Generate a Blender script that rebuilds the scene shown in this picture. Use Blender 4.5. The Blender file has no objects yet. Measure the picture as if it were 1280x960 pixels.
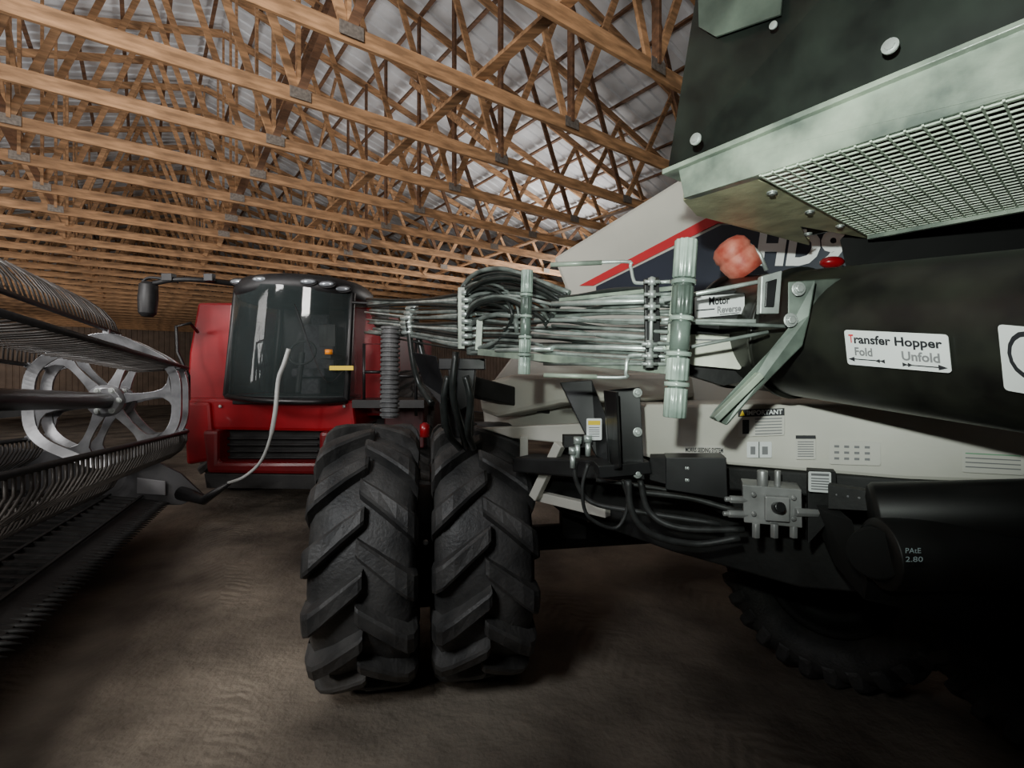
import bpy, bmesh, math, random
from mathutils import Vector, Matrix
random.seed(4)
V=Vector
CAMZ=2.0; F=620.0
def P(px,py,d):   # surveyed point: bearing/elevation + distance -> metres
    return V(((px-640)*d/F, d, CAMZ+(470-py)*d/F))
def G(px,py,z):
    d=(z-CAMZ)*F/(470-py); return P(px,py,d)
# ------------------------------------------------------------------ materials
MATS={}
def M(name,col,rough=.5,metal=0.,var=.25,scale=6.,bump=0.,bscale=40.,emit=0.,alpha=None,coat=0.,dust=None,stretch=None):
    if name in MATS: return MATS[name]
    m=bpy.data.materials.new(name); m.use_nodes=True
    nt=m.node_tree; n=nt.nodes; l=nt.links; b=n['Principled BSDF']
    tc=n.new('ShaderNodeTexCoord'); mp=n.new('ShaderNodeMapping')
    l.new(tc.outputs['Object'],mp.inputs[0])
    if stretch: mp.inputs['Scale'].default_value=stretch
    no=n.new('ShaderNodeTexNoise'); no.inputs['Scale'].default_value=scale; no.inputs['Detail'].default_value=6
    l.new(mp.outputs[0],no.inputs['Vector'])
    cr=n.new('ShaderNodeValToRGB'); l.new(no.outputs['Fac'],cr.inputs[0])
    lo=[max(0,x*(1-var)) for x in col]; hi=[min(1,x*(1+var)) for x in col]
    if dust: hi=dust
    cr.color_ramp.elements[0].position=.35; cr.color_ramp.elements[1].position=.7
    cr.color_ramp.elements[0].color=(*lo,1); cr.color_ramp.elements[1].color=(*hi,1)
    l.new(cr.outputs[0],b.inputs['Base Color'])
    b.inputs['Roughness'].default_value=rough; b.inputs['Metallic'].default_value=metal
    b.inputs['Coat Weight'].default_value=coat
    if bump:
        n2=n.new('ShaderNodeTexNoise'); n2.inputs['Scale'].default_value=bscale; n2.inputs['Detail'].default_value=5
        l.new(mp.outputs[0],n2.inputs['Vector'])
        bp=n.new('ShaderNodeBump'); bp.inputs['Strength'].default_value=bump; bp.inputs['Distance'].default_value=.02
        l.new(n2.outputs['Fac'],bp.inputs['Height']); l.new(bp.outputs[0],b.inputs['Normal'])
    if emit:
        b.inputs['Emission Color'].default_value=(*col,1); b.inputs['Emission Strength'].default_value=emit
    if alpha is not None: b.inputs['Alpha'].default_value=alpha
    MATS[name]=m; return m
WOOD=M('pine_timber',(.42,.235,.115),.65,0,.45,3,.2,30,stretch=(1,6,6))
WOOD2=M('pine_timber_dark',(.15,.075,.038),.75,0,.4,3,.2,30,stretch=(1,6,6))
ROOF=M('white_roof_steel',(.72,.75,.78),.5,0,.2,1.2)
GALV=M('galvanised',(.52,.56,.54),.42,.6,.25,18,.05)
PLATE=M('gusset_steel',(.26,.23,.20),.5,.5,.3,30)
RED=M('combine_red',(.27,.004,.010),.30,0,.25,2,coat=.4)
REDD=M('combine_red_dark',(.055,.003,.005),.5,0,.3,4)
BLACK=M('black_paint',(.012,.012,.013),.38,0,.4,8)
BLACKD=M('black_dusty',(.008,.008,.008),.65,0,.3,5,.1,dust=(.020,.020,.020))
PLAST=M('black_plastic',(.012,.012,.013),.5,0,.3,20)
RUB=M('tire_rubber',(.034,.034,.034),.55,0,.3,5,.25,50,dust=(.080,.077,.073))
HOSE=M('black_hose',(.024,.028,.026),.3,0,.3,30)
HOSEG=M('dusty_hose',(.17,.195,.18),.38,.1,.5,14)
GREEN=M('dusty_grey_green_steel',(.19,.235,.205),.32,.1,.35,7,.08,50,dust=(.46,.54,.43))
ZINC=M('zinc_rod',(.66,.74,.70),.32,.6,.25,20)
CREAM=M('cream_tank_paint',(.60,.58,.52),.45,0,.10,2,.03)
NAVY=M('navy_band',(.03,.035,.055),.4,0,.2,3)
STRIPE=M('red_stripe',(.62,.03,.04),.4,0,.05,3)
WHITE=M('label_white',(.80,.82,.82),.5,0,.04,5)
INK=M('label_ink',(.015,.015,.02),.6,0,.1,5)
GREY=M('label_grey',(.20,.20,.21),.6,0,.1,5)
GRN=M('label_green',(.15,.40,.22),.6,0,.1,5)
SILV=M('silver_casting',(.36,.36,.36),.4,.5,.25,9,.05)
REELM=M('reel_aluminium',(.40,.41,.43),.3,.7,.45,4)
ORANGE=M('pale_red_cap',(.55,.085,.055),.55,0,.2,14,dust=(.78,.30,.22))
YEL=M('yellow_strip',(.85,.60,.02),.5,0,.05,10)
AMB=M('amber_lens',(.8,.25,.02),.3,0,.1,10,emit=.1)
LAMP=M('lamp_glass',(.42,.46,.50),.12,.5,.2,10)
GLASS=M('tinted_glass',(.05,.065,.065),.06,0,.1,2,alpha=.5,coat=.5)
CABIN=M('cab_interior',(.05,.055,.055),.7,0,.3,5)
SEATM=M('seat_fabric',(.10,.10,.11),.9,0,.3,30)
BEIGE=M('dusty_beige_steel',(.50,.50,.32),.45,.1,.3,9,.08)
HAZ=M('pale_pole',(.50,.52,.51),.4,.1,.1,6)
CHALK=M('paint_marker',(.60,.74,.78),.8,0,.1,20)
WALLM=M('wall_steel',(.20,.145,.11),.6,.1,.2,2)
# ------------------------------------------------------------------ builder
WL={}
COL=bpy.context.scene.collection
class B:
    def __init__(s,*mats): s.bm=bmesh.new(); s.mats=list(mats); s.mi=0
    def m(s,mat):
        if mat not in s.mats: s.mats.append(mat)
        s.mi=s.mats.index(mat); return s
    def vf(s,vs,fs,smooth=False):
        bv=[s.bm.verts.new(v) for v in vs]
        for f in fs:
            try:
                q=s.bm.faces.new([bv[i] for i in f]); q.material_index=s.mi; q.smooth=smooth
            except ValueError: pass
        return s
    def box(s,c,h,ax=None):
        c=V(c); ax=ax or (V((1,0,0)),V((0,1,0)),V((0,0,1)))
        vs=[c+ax[0]*h[0]*i+ax[1]*h[1]*j+ax[2]*h[2]*k for i in(-1,1) for j in(-1,1) for k in(-1,1)]
        return s.vf(vs,[(0,1,3,2),(4,6,7,5),(0,4,5,1),(2,3,7,6),(0,2,6,4),(1,5,7,3)])
    def bb(s,a,b):
        a=V(a);b=V(b); return s.box((a+b)/2,[abs(x)/2 for x in (b-a)])
    def beam(s,p0,p1,w,h,up=V((0,0,1))):
        p0=V(p0);p1=V(p1); d=(p1-p0); L=d.length; d.normalize()
        x=d.cross(up)
        if x.length<1e-4: x=d.cross(V((0,1,0)))
        x.normalize(); z=x.cross(d)
        return s.box((p0+p1)/2,(L/2,w/2,h/2),(d,x,z))
    def ring(s,c,x,y,r,n): return [c+x*r*math.cos(2*math.pi*i/n)+y*r*math.sin(2*math.pi*i/n) for i in range(n)]
    def tube(s,pts,r,n=10,caps=True,smooth=True):
        pts=[V(p) for p in pts]; m=len(pts); rs=r if isinstance(r,(list,tuple)) else [r]*m
        vs=[];fs=[]; px=None
        for i,p in enumerate(pts):
            t=(pts[min(i+1,m-1)]-pts[max(i-1,0)])
            if t.length<1e-7: t=V((0,0,1))
            t.normalize()
            if px is None:
                px=t.cross(V((0,0,1)))
                if px.length<.05: px=t.cross(V((0,1,0)))
            px=(px-t*px.dot(t)).normalized(); py=t.cross(px)
            vs+=s.ring(p,px,py,rs[i],n)
        for i in range(m-1):
            for j in range(n):
                a=i*n+j;b=i*n+(j+1)%n; fs.append((a,b,b+n,a+n))
        s.vf(vs,fs,smooth)
        if caps:
            s.vf(vs[:n],[tuple(range(n))[::-1]]); s.vf(vs[-n:],[tuple(range(n))])
        return s
    def cyl(s,p0,p1,r,r1=None,n=16):
        return s.tube([p0,p1],[r,r if r1 is None else r1],n)
    def lathe(s,p0,p1,prof,n=20,smooth=True,flute=0):   # prof: list (t,r)
        p0=V(p0);p1=V(p1); d=(p1-p0).normalized()
        x=d.cross(V((0,0,1)))
        if x.length<.05: x=d.cross(V((0,1,0)))
        x.normalize(); y=d.cross(x); vs=[];fs=[]
        for t,r in prof:
            c=p0+(p1-p0)*t; r=max(r,1e-4)
            for i in range(n):
                a=2*math.pi*i/n; q=r*(1-flute*(.5+.5*math.cos(a*n/4))) if flute else r
                vs.append(c+x*q*math.cos(a)+y*q*math.sin(a))
        for i in range(len(prof)-1):
            for j in range(n):
                a=i*n+j;b=i*n+(j+1)%n; fs.append((a,b,b+n,a+n))
        s.vf(vs,fs,smooth); s.vf(vs[:n],[tuple(range(n))[::-1]]); s.vf(vs[-n:],[tuple(range(n))]); return s
    def prism(s,pts,vec):
        pts=[V(p) for p in pts]; vec=V(vec); n=len(pts)
        vs=pts+[p+vec for p in pts]
        fs=[tuple(range(n)),tuple(range(2*n-1,n-1,-1))]+[(i,i+n,(i+1)%n+n,(i+1)%n) for i in range(n)]
        return s.vf(vs,fs)
    def sph(s,c,r,n=12,sc=(1,1,1)):
        c=V(c); vs=[];fs=[]; m=n//2
        for i in range(m+1):
            a=math.pi*i/m
            for j in range(n):
                b=2*math.pi*j/n
                vs.append(c+V((r*sc[0]*math.sin(a)*math.cos(b),r*sc[1]*math.sin(a)*math.sin(b),r*sc[2]*math.cos(a))))
        for i in range(m):
            for j in range(n):
                fs.append((i*n+j,(i+1)*n+j,(i+1)*n+(j+1)%n,i*n+(j+1)%n))
        return s.vf(vs,fs,True)
    def bolt(s,c,nrm,r=.012):
        c=V(c); nrm=V(nrm).normalized(); s.cyl(c-nrm*.002,c+nrm*.004,r*1.6,n=16); s.cyl(c,c+nrm*r*.9,r,n=6); return s
    def done(s,name,parent=None,label=None,cat=None,bevel=0,group=None,kind=None,local=False):
        s.bm.normal_update()
        bmesh.ops.remove_doubles(s.bm,verts=s.bm.verts,dist=1e-6)
        bmesh.ops.recalc_face_normals(s.bm,faces=s.bm.faces)
        me=bpy.data.meshes.new(name)
        if s.bm.verts and not local:
            xs=[v.co for v in s.bm.verts]
            lo=V([min(p[i] for p in xs) for i in range(3)]); hi=V([max(p[i] for p in xs) for i in range(3)])
            c=(lo+hi)/2
        else: c=V((0,0,0))
        for v in s.bm.verts: v.co-=c
        s.bm.to_mesh(me); s.bm.free()
        for m in s.mats: me.materials.append(m)
        o=bpy.data.objects.new(name,me); COL.objects.link(o); WL[o.name]=c
        if parent: o.parent=parent; o.location=c-WL[parent.name]
        else: o.location=c
        if bevel:
            bv=o.modifiers.new('bevel','BEVEL'); bv.width=bevel; bv.segments=2; bv.limit_method='ANGLE'
        tag(o,label,cat,group,kind); return o
def tag(o,label=None,cat=None,group=None,kind=None):
    if label:o['label']=label
    if cat:o['category']=cat
    if group:o['group']=group
    if kind:o['kind']=kind
def empty(name,loc,parent=None,label=None,cat=None,group=None):
    o=bpy.data.objects.new(name,None); COL.objects.link(o); o.empty_display_size=.2
    WL[o.name]=V(loc); o.location=V(loc)-(WL[parent.name] if parent else V((0,0,0))); o.parent=parent
    tag(o,label,cat,group); return o
def smooth(pts,k=6):
    pts=[V(p) for p in pts]; out=[]
    q=[pts[0]*2-pts[1]]+pts+[pts[-1]*2-pts[-2]]
    for i in range(1,len(q)-2):
        a,b,c,d=q[i-1],q[i],q[i+1],q[i+2]
        for j in range(k):
            t=j/k; out.append(.5*((2*b)+(c-a)*t+(2*a-5*b+4*c-d)*t*t+(3*b-a-3*c+d)*t**3))
    out.append(pts[-1]); return out
def PP(*tr): return [P(*t) for t in tr]
def text_geo(txt,res=3,bold=0.):
    cu=bpy.data.curves.new('t','FONT'); cu.body=txt; cu.resolution_u=res; cu.offset=bold
    ob=bpy.data.objects.new('t',cu); COL.objects.link(ob)
    dg=bpy.context.evaluated_depsgraph_get(); me=bpy.data.meshes.new_from_object(ob.evaluated_get(dg))
    vs=[v.co.copy() for v in me.vertices]; fs=[tuple(p.vertices) for p in me.polygons]
    bpy.data.objects.remove(ob); bpy.data.curves.remove(cu); bpy.data.meshes.remove(me); return vs,fs
def bil(q,u,v):  # q TL,TR,BR,BL ; v from top
    return (q[0]*(1-u)+q[1]*u)*(1-v)+(q[3]*(1-u)+q[2]*u)*v
def quad_items(b,q,items,off=.0015,bold=.03):
    n=(q[1]-q[0]).cross(q[3]-q[0]).normalized()
    c=bil(q,.5,.5)
    if n.dot(V((0,0,CAMZ))-c)<0: n=-n
    for it in items:
        b.m(it[-1])
        if it[0]=='t':
            vs,fs=text_geo(it[1],3,bold); x0=min(v.x for v in vs);x1=max(v.x for v in vs);y0=min(v.y for v in vs);y1=max(v.y for v in vs)
            u0,v0,u1,v1=it[2:6]; sk=it[6] if len(it)>7 else 0
            b.vf([bil(q,u0+(u1-u0)*((v.x-x0)/(x1-x0))+sk*((v.y-y0)/(y1-y0)),v1+(v0-v1)*((v.y-y0)/(y1-y0)))+n*off for v in vs],fs)
        elif it[0]=='r':
            u0,v0,u1,v1=it[1:5]; b.vf([bil(q,*w)+n*off*.7 for w in((u0,v0),(u1,v0),(u1,v1),(u0,v1))],[(0,1,2,3)])
        elif it[0]=='p':
            b.vf([bil(q,*w)+n*off*(1.3 if it[-1]==WHITE else 1) for w in it[1]],[tuple(range(len(it[1])))])
def sticker(parent,q,items,bg=None,name='label',label=None,lift=.004,rnd=.08):
    bg=bg or WHITE
    n=(q[1]-q[0]).cross(q[3]-q[0]).normalized(); c=bil(q,.5,.5)
    if n.dot(V((0,0,CAMZ))-c)<0: n=-n
    q=[p+n*lift for p in q]
    b=B(bg); W=(q[1]-q[0]).length; H=(q[3]-q[0]).length; ru=rnd*min(W,H)/W; rv=rnd*min(W,H)/H
    pts=[]
    for cu,cv,a0 in((1-ru,rv,-90),(1-ru,1-rv,0),(ru,1-rv,90),(ru,rv,180)):
        for k in range(5):
            a=math.radians(a0+k*22.5); pts.append(bil(q,cu+ru*math.cos(a),cv+rv*math.sin(a)))
    b.prism(pts,-n*.002); quad_items(b,q,items)
    return b.done(name,parent,label)
# ------------------------------------------------------------------ setting
RZ=math.radians(36.75)
EA=V((math.cos(RZ),math.sin(RZ),0)); ED=V((-math.sin(RZ),math.cos(RZ),0))
def BW(s,D,z=0): return EA*s+ED*D+V((0,0,z))
SR=1.4; HS=13.5; S0,S1=SR-HS,SR+HS; ZB=5.0; D0,D1=-5.,42.; SL=.30
def roofz(s): return ZB+.40+(HS-abs(s-SR))*SL
# floor
fm=bpy.data.materials.new('packed_dirt'); fm.use_nodes=True
nt=fm.node_tree;n=nt.nodes;l=nt.links;bs=n['Principled BSDF']; bs.inputs['Roughness'].default_value=.95
tc=n.new('ShaderNodeTexCoord')
def nz(sc,det=8):
    a=n.new('ShaderNodeTexNoise'); a.inputs['Scale'].default_value=sc; a.inputs['Detail'].default_value=det; l.new(tc.outputs['Object'],a.inputs[0]); return a.outputs['Fac']
def mth(op,a,b=None):
    x=n.new('ShaderNodeMath'); x.operation=op
    for i,v in enumerate((a,b)):
        if v is None: continue
        if isinstance(v,(int,float)): x.inputs[i].default_value=v
        else: l.new(v,x.inputs[i])
    return x.outputs[0]
cr=n.new('ShaderNodeValToRGB'); l.new(nz(1.0),cr.inputs[0]); e=cr.color_ramp.elements
e[0].position=.35;e[0].color=(.070,.057,.045,1);e[1].position=.68;e[1].color=(.27,.228,.180,1); l.new(cr.outputs[0],bs.inputs[0])
mp=n.new('ShaderNodeMapping'); mp.inputs['Rotation'].default_value=(0,0,math.radians(-28)); mp.inputs['Location'].default_value=(.35,0,0); l.new(tc.outputs['Object'],mp.inputs[0])
sp=n.new('ShaderNodeSeparateXYZ'); l.new(mp.outputs[0],sp.inputs[0])
wob=mth('MULTIPLY',nz(3,3),.16)
lane=mth('ABSOLUTE',mth('SUBTRACT',mth('MODULO',mth('ADD',mth('ADD',sp.outputs[0],51.0),wob),1.3),.65))
ridge=mth('SINE',mth('MULTIPLY',mth('ADD',mth('ADD',sp.outputs[1],wob),mth('MULTIPLY',lane,.8)),60.))
mr=n.new('ShaderNodeMapRange'); l.new(lane,mr.inputs[0]); mr.inputs[1].default_value=.27; mr.inputs[2].default_value=.18; mr.inputs[3].default_value=0; mr.inputs[4].default_value=1
mr2=n.new('ShaderNodeMapRange'); l.new(nz(.8,3),mr2.inputs[0]); mr2.inputs[1].default_value=.42; mr2.inputs[2].default_value=.60
mask=mth('MULTIPLY',mr.outputs[0],mr2.outputs[0])
h=mth('ADD',mth('MULTIPLY',nz(6),.7),mth('ADD',mth('MULTIPLY',mth('MULTIPLY',ridge,mask),.085),mth('MULTIPLY',nz(30),.16)))
bp=n.new('ShaderNodeBump'); bp.inputs['Strength'].default_value=.75; bp.inputs['Distance'].default_value=.06; l.new(h,bp.inputs['Height']); l.new(bp.outputs[0],bs.inputs['Normal'])
b=B(fm); N=60
vs=[];fs=[]
for i in range(N+1):
    for j in range(N+1):
        s=S0+(S1-S0)*i/N; D=D0+(D1-D0)*j/N; vs.append(BW(s,D,0))
for i in range(N):
    for j in range(N): a=i*(N+1)+j; fs.append((a,a+1,a+N+2,a+N+1))
b.vf(vs,fs); b.done('floor',kind='structure',label='packed dark brown dirt floor with tire tracks')
# roof (corrugated)
b=B(ROOF); per=.3
for sgn in(-1,1):
    se=S0-.5 if sgn<0 else S1+.5
    vs=[];D=D0
    while D<D1:
        for dd,hh in((0,0),(.10,0),(.125,.03),(.175,.03),(.2,0)):
            vs.append(BW(SR,D+dd,roofz(SR)+.24+hh)); vs.append(BW(se,D+dd,roofz(se)+.24+hh))
        D+=per
    b.vf(vs,[(2*i,2*i+1,2*i+3,2*i+2) for i in range(len(vs)//2-1)])
b.done('ceiling',kind='structure',label='white ribbed steel roof sheets')
def wall(name,p,q,zt):
    b=B(WALLM); d=(q-p); L=d.length; d.normalize(); nn=V((0,0,1)).cross(d); vs=[];x=0
    while x<L:
        for dx,hh in((0,0),(.15,0),(.17,.025),(.21,.025),(.23,0)):
            a=p+d*(x+dx)+nn*hh; vs.append(a); vs.append(V((a.x,a.y,zt)))
        x+=.3
    b.vf(vs,[(2*i,2*i+2,2*i+3,2*i+1) for i in range(len(vs)//2-1)]); b.done(name,kind='structure',label='ribbed steel wall cladding')
wall('wall_left',BW(S0-.3,D0),BW(S0-.3,D1),ZB+.5)
wall('wall_right',BW(S1+.3,D0),BW(S1+.3,D1),ZB+.5)
wall('wall_back',BW(S0-.3,D1),BW(S1+.3,D1),ZB+.5)
# trusses
NP=10; sp_=(S1-S0)/NP
bn=[(S0+sp_*k,ZB+.1) for k in range(NP+1)]
tn=[(S0+sp_*(k+.5),roofz(S0+sp_*(k+.5))) for k in range(NP)]
def geom_bottom(b): b.bb((S0,-.02,ZB),(S1,.02,ZB+.16))
def geom_top(b,sg):
    e=S0-.4 if sg<0 else S1+.4; b.beam((SR,0,roofz(SR)),(e,0,roofz(e)),.04,.15)
webs=[]
for k in range(NP):
    webs.append((bn[k],tn[k])); webs.append((tn[k],bn[k+1]))
for k in (4,5,6): webs.append((bn[k],(bn[k][0],roofz(bn[k][0]))))
def geom_web(b,w,off=.0): b.beam((w[0][0],off,w[0][1]),(w[1][0],off,w[1][1]),.038,.09)
def bake(nm,fn,mat):
    b=B(mat); fn(b); o=b.done(nm,local=True); me=o.data; bpy.data.objects.remove(o); return me
parts=[('bottom_chord',bake('bottom_chord',geom_bottom,WOOD)),('top_chord',bake('top_chord',lambda b:geom_top(b,-1),WOOD)),('top_chord',bake('top_chord',lambda b:geom_top(b,1),WOOD))]
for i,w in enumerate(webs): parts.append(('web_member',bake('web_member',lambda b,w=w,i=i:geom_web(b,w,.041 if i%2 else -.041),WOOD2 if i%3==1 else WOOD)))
for k in range(1,NP): parts.append(('gusset_plate',bake('gusset_plate',lambda b,k=k:b.box((bn[k][0],-.063,ZB+.085),(.11,.003,.06)),PLATE)))
def allgeom(b):
    b.m(WOOD); geom_bottom(b); geom_top(b,-1); geom_top(b,1)
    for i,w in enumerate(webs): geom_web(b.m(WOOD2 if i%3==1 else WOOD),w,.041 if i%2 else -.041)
full=bake('roof_truss',allgeom,WOOD)
full.materials.clear(); full.materials.append(WOOD); full.materials.append(WOOD2)
D=3.14-1.325;i=0
rr=random.Random(11)
while D<D1-.5:
    sh=rr.uniform(-.12,.12)
    if i<9:
        t=empty('roof_truss',BW(sh,D,0))
        for nm,me in parts:
            c=bpy.data.objects.new(nm,me); COL.objects.link(c); c.parent=t
    else:
        t=bpy.data.objects.new('roof_truss',full); COL.objects.link(t); t.location=BW(sh,D,0)
    t.rotation_euler=(0,0,RZ)
    tag(t,'pine timber roof truss with diagonal webs and steel gusset plates','roof truss','roof trusses of the shed')
    D+=1.325;i+=1
s=S0-.2
while s<S1+.2:
    b=B(WOOD2); b.beam(BW(s,D0+1,roofz(s)+.155),BW(s,D1-.2,roofz(s)+.155),.07,.04)
    b.done('purlin',label='long pine purlin board under the roof sheets',cat='roof board',group='roof purlins'); s+=.75
for s in(-7,-2.6,2.9,7.4,11.6):
    b=B(WOOD); b.beam(BW(s,1.6,ZB+.19),BW(s,D1-1,ZB+.19),.12,.04)
    b.done('lateral_brace',label='pine board tying the trusses along their bottom chords',cat='roof board',group='lateral braces')
for k in range(20):
    s=-6.3+ (k*5.15)%16.0
    if min(abs(s-q) for q in(-7,-2.6,2.9,7.4,11.6))<.3: s+=.55
    Dd=2.4+k*1.75; ln=(2.6,3.9)[k%2]; sg=(-1,1)[(k//2)%2]
    za=ZB+.3; zb_=min(roofz(s)-.25,ZB+ln*.95)
    b=B(WOOD2 if k%3==0 else WOOD); b.beam(BW(s,Dd if sg>0 else Dd+ln,za),BW(s,Dd+ln if sg>0 else Dd,zb_),.04,.11)
    b.done('diagonal_brace',label='diagonal pine brace between roof trusses',cat='roof board',group='diagonal braces')
# ------------------------------------------------------------------ tire
def tire_mesh(R=.80,w=.27,ri=.47,lug=.055,nl=20,name='tire',hw0=.062,hw1=.026):
    b=B(RUB); n=80
    prof=[(-.55*w,ri),(-.8*w,ri+.05),(-w,ri+.17),(-w*.98,R-.09),(-w*.86,R-.03),(-w*.5,R-.005),(0,R),(w*.5,R-.005),(w*.86,R-.03),(w*.98,R-.09),(w,ri+.17),(.8*w,ri+.05),(.55*w,ri),(.45*w,ri-.03),(-.45*w,ri-.03)]
    vs=[];fs=[];m=len(prof)
    for i in range(n):
        a=2*math.pi*i/n
        for x,r in prof: vs.append(V((x,r*math.cos(a),r*math.sin(a))))
    for i in range(n):
        for j in range(m): fs.append((i*m+j,i*m+(j+1)%m,((i+1)%n)*m+(j+1)%m,((i+1)%n)*m+j))
    b.vf(vs,fs,True)
    for sd in(-1,1):
        for k in range(nl):
            a0=2*math.pi*(k+(.5 if sd>0 else 0))/nl; vs=[]
            st=[(-.06,0,R+lug*.85,R-.03),(.0,.02,R+lug,R-.03),(.3,.10,R+lug,R-.03),(.65,.20,R+lug*.97,R-.03),(.86,.26,R+lug*.85,R-.06),(.98,.29,R+lug*.45,R-.08),(1.05,.31,R-.02,R-.1),(1.055,.33,R-.11,R-.14)]
            for t,da,ro,rb in st:
                hw=(hw0+hw1*t)*16/nl
                for r,s_ in((rb,-1.25),(ro-.012,-.92),(ro,-.62),(ro,.62),(ro-.012,.92),(rb,1.25)):
                    a=a0+da+s_*hw; xx=sd*t*w*(1 if r>rb else .97)
                    vs.append(V((xx,r*math.cos(a),r*math.sin(a))))
            fs=[]
            for i in range(len(st)-1):
                for j in range(6): fs.append((i*6+j,i*6+(j+1)%6,(i+1)*6+(j+1)%6,(i+1)*6+j))
            L_=len(vs); fs+=[tuple(range(6)),tuple(range(L_-1,L_-7,-1))]
            b.vf(vs,fs)
    o=b.done(name,local=True); me=o.data; bpy.data.objects.remove(o); return me
def rim_mesh(ri=.46,w=.25,mat=None,name='rim'):
    b=B(mat or BLACKD); n=40
    prof=[(-w*.62,ri+.03),(-w*.66,ri+.01),(-w*.5,ri-.04),(-w*.1,ri-.06),(-w*.12,ri*.62),(-w*.35,ri*.5),(-w*.35,ri*.3),(-w*.6,ri*.26),(-w*.62,.001)]
    prof2=[(-x,r) for x,r in prof]
    for pr in(prof,prof2):
        vs=[];fs=[];m=len(pr)
        for i in range(n):
            a=2*math.pi*i/n
            for x,r in pr: vs.append(V((x,r*math.cos(a),r*math.sin(a))))
        for i in range(n):
            for j in range(m-1): fs.append((i*m+j,i*m+j+1,((i+1)%n)*m+j+1,((i+1)%n)*m+j))
        b.vf(vs,fs,True)
    b.m(PLAST)
    for k in range(10):
        a=2*math.pi*k/10
        for sx in(-1,1):
            c=V((sx*w*.35,ri*.4*math.cos(a),ri*.4*math.sin(a))); b.bolt(c,(sx,0,0),.014)
    o=b.done(name,local=True); me=o.data; bpy.data.objects.remove(o); return me
TM=tire_mesh(.765,.29,.45,.072,15); RM=rim_mesh(.44)
TM3=tire_mesh(.80,.27,.47,.02,26)
def wheel(parent,c,ax,tm=TM,rm=RM,sc=1.,spin=0,label=None):
    w=empty('wheel',c,parent,label)
    rot=math.atan2(ax[1],ax[0])
    for nm,me in(('tire',tm),('rim',rm)):
        o=bpy.data.objects.new(nm,me); COL.objects.link(o); o.parent=w; o.rotation_euler=(spin,0,rot); o.scale=(sc,)*3
    return w
# ------------------------------------------------------------------ seeder cart
cart=empty('air_seeder_cart',(1.2,2.8,0),label='cream and black air seeder cart with folded hopper and hoses',cat='farm machine')
TD=V((.755,-.655,0)); TN=V((-.655,-.755,0))
def T(px,py,d0=3.6): return P(px,py,d0/(1+.867*(px-640)/F))
def TT(l,d0=3.6): return [T(x,y,d0) for x,y in l]
b=B(CREAM); b.prism(TT([(690,322),(850,222),(1280,-60),(1280,560),(820,565),(604,535),(600,495),(650,430),(705,360)]),-TN*1.9)
b.done('tank',cart,bevel=.03)
b=B(STRIPE); b.prism(TT([(724,357),(741,357),(897,279),(1010,279),(1010,269),(888,270)],3.585),-TN*.01); b.done('red_stripe',cart)
b=B(NAVY); b.prism(TT([(745,358),(902,281),(1062,281),(1110,345),(1110,360),(745,372)],3.58),-TN*.01); b.done('dark_band',cart)
q=TT([(944,286),(1100,286),(1100,334),(944,334)],3.57)
b=B(M('logo_white',(.95,.96,.96),.5,0,.02)); quad_items(b,q,[('t','HD9',0.0,0,.72,1,.05,MATS['logo_white'])],.002,.045); b.done('model_number_lettering',cart,label='large white model lettering')
b=B(CREAM)
b.prism(TT([(596,480),(640,468),(835,466),(840,500),(700,505),(620,522),(600,515)],3.2),-TN*.35)
b.done('tank_ledge',cart,bevel=.03)
b=B(CREAM); b.prism(TT([(770,505),(1290,505),(1290,606),(1130,600),(820,574),(770,565)],2.9),-TN*.6); b.done('meter_housing',cart,bevel=.015)
b=B(CREAM); b.prism(TT([(600,535),(760,528),(760,560),(640,548)],3.1),-TN*.1); b.done('tank_skirt',cart,bevel=.01)
for p0,p1 in((T(700,555,3.0),T(668,622,3.0)),(T(640,612,3.1),T(760,640,3.0)),(T(655,545,3.1),T(655,615,3.1))):
    b=B(CREAM); b.beam(p0,p1,.05,.055); b.done('support_strut',cart,bevel=.005,label='cream welded support strut')
b=B(BLACKD); b.prism(TT([(640,572),(820,578),(1290,610),(1290,642),(820,606),(640,590)],2.88),-TN*.2)
b.prism(TT([(640,592),(1290,645),(1290,760),(1000,735),(840,690),(700,640)],3.3),-TN*.9)
b.done('chassis_frame',cart,bevel=.01)
wheel(cart,(2.15,3.35,.66),(.655,.755),tm=TM3,sc=.80,label='dark cart tire in shadow')
wheel(cart,(2.95,2.6,.66),(.655,.755),tm=TM3,sc=.80,label='dark cart tire in shadow')
# dual wheels
WA=V((.985,.172,0))
wc=V((-.94,3.38,.837))
wheel(cart,wc,WA,spin=.1,label='lugged black rubber dual tire')
wc2=wc+WA*.685; wheel(cart,wc2,WA,spin=.27,label='lugged black rubber dual tire')
b=B(BLACKD); b.cyl(wc-WA*.1,wc2+WA*1.3,.09,n=24); b.lathe(wc+WA*.12,wc2-WA*.12,[(0,.42),(.3,.44),(.35,.40),(.65,.40),(.7,.44),(1,.42)],32)
b.done('axle',cart)
b=B(WHITE); b.sph(P(532,678,3.0),.018,12,(1,.4,1)); b.m(BLACKD).cyl(P(532,678,3.01),wc+WA*.34,.012,n=8); b.done('reflector',cart,label='small white reflector')
pk=wc2+WA*.72
b=B(BLACKD); b.beam(pk+V((0,0,0)),pk+V((0,.0,.95)),.18,.2,V((0,1,0))); b.beam(pk+V((0,0,.9)),P(575,480,3.0),.14,.12)
b.beam(P(575,470,2.9),P(575,545,2.95),.16,.10,V((0,1,0))); b.beam(pk+V((0,0,.9)),T(820,590,3.1),.14,.14)
b.done('wheel_yoke',cart,bevel=.01)
b=B(BLACK)
b.prism(PP((756,488,2.05),(800,484,2.0),(806,600,2.0),(762,590,2.05)),(0,.03,0))
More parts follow.
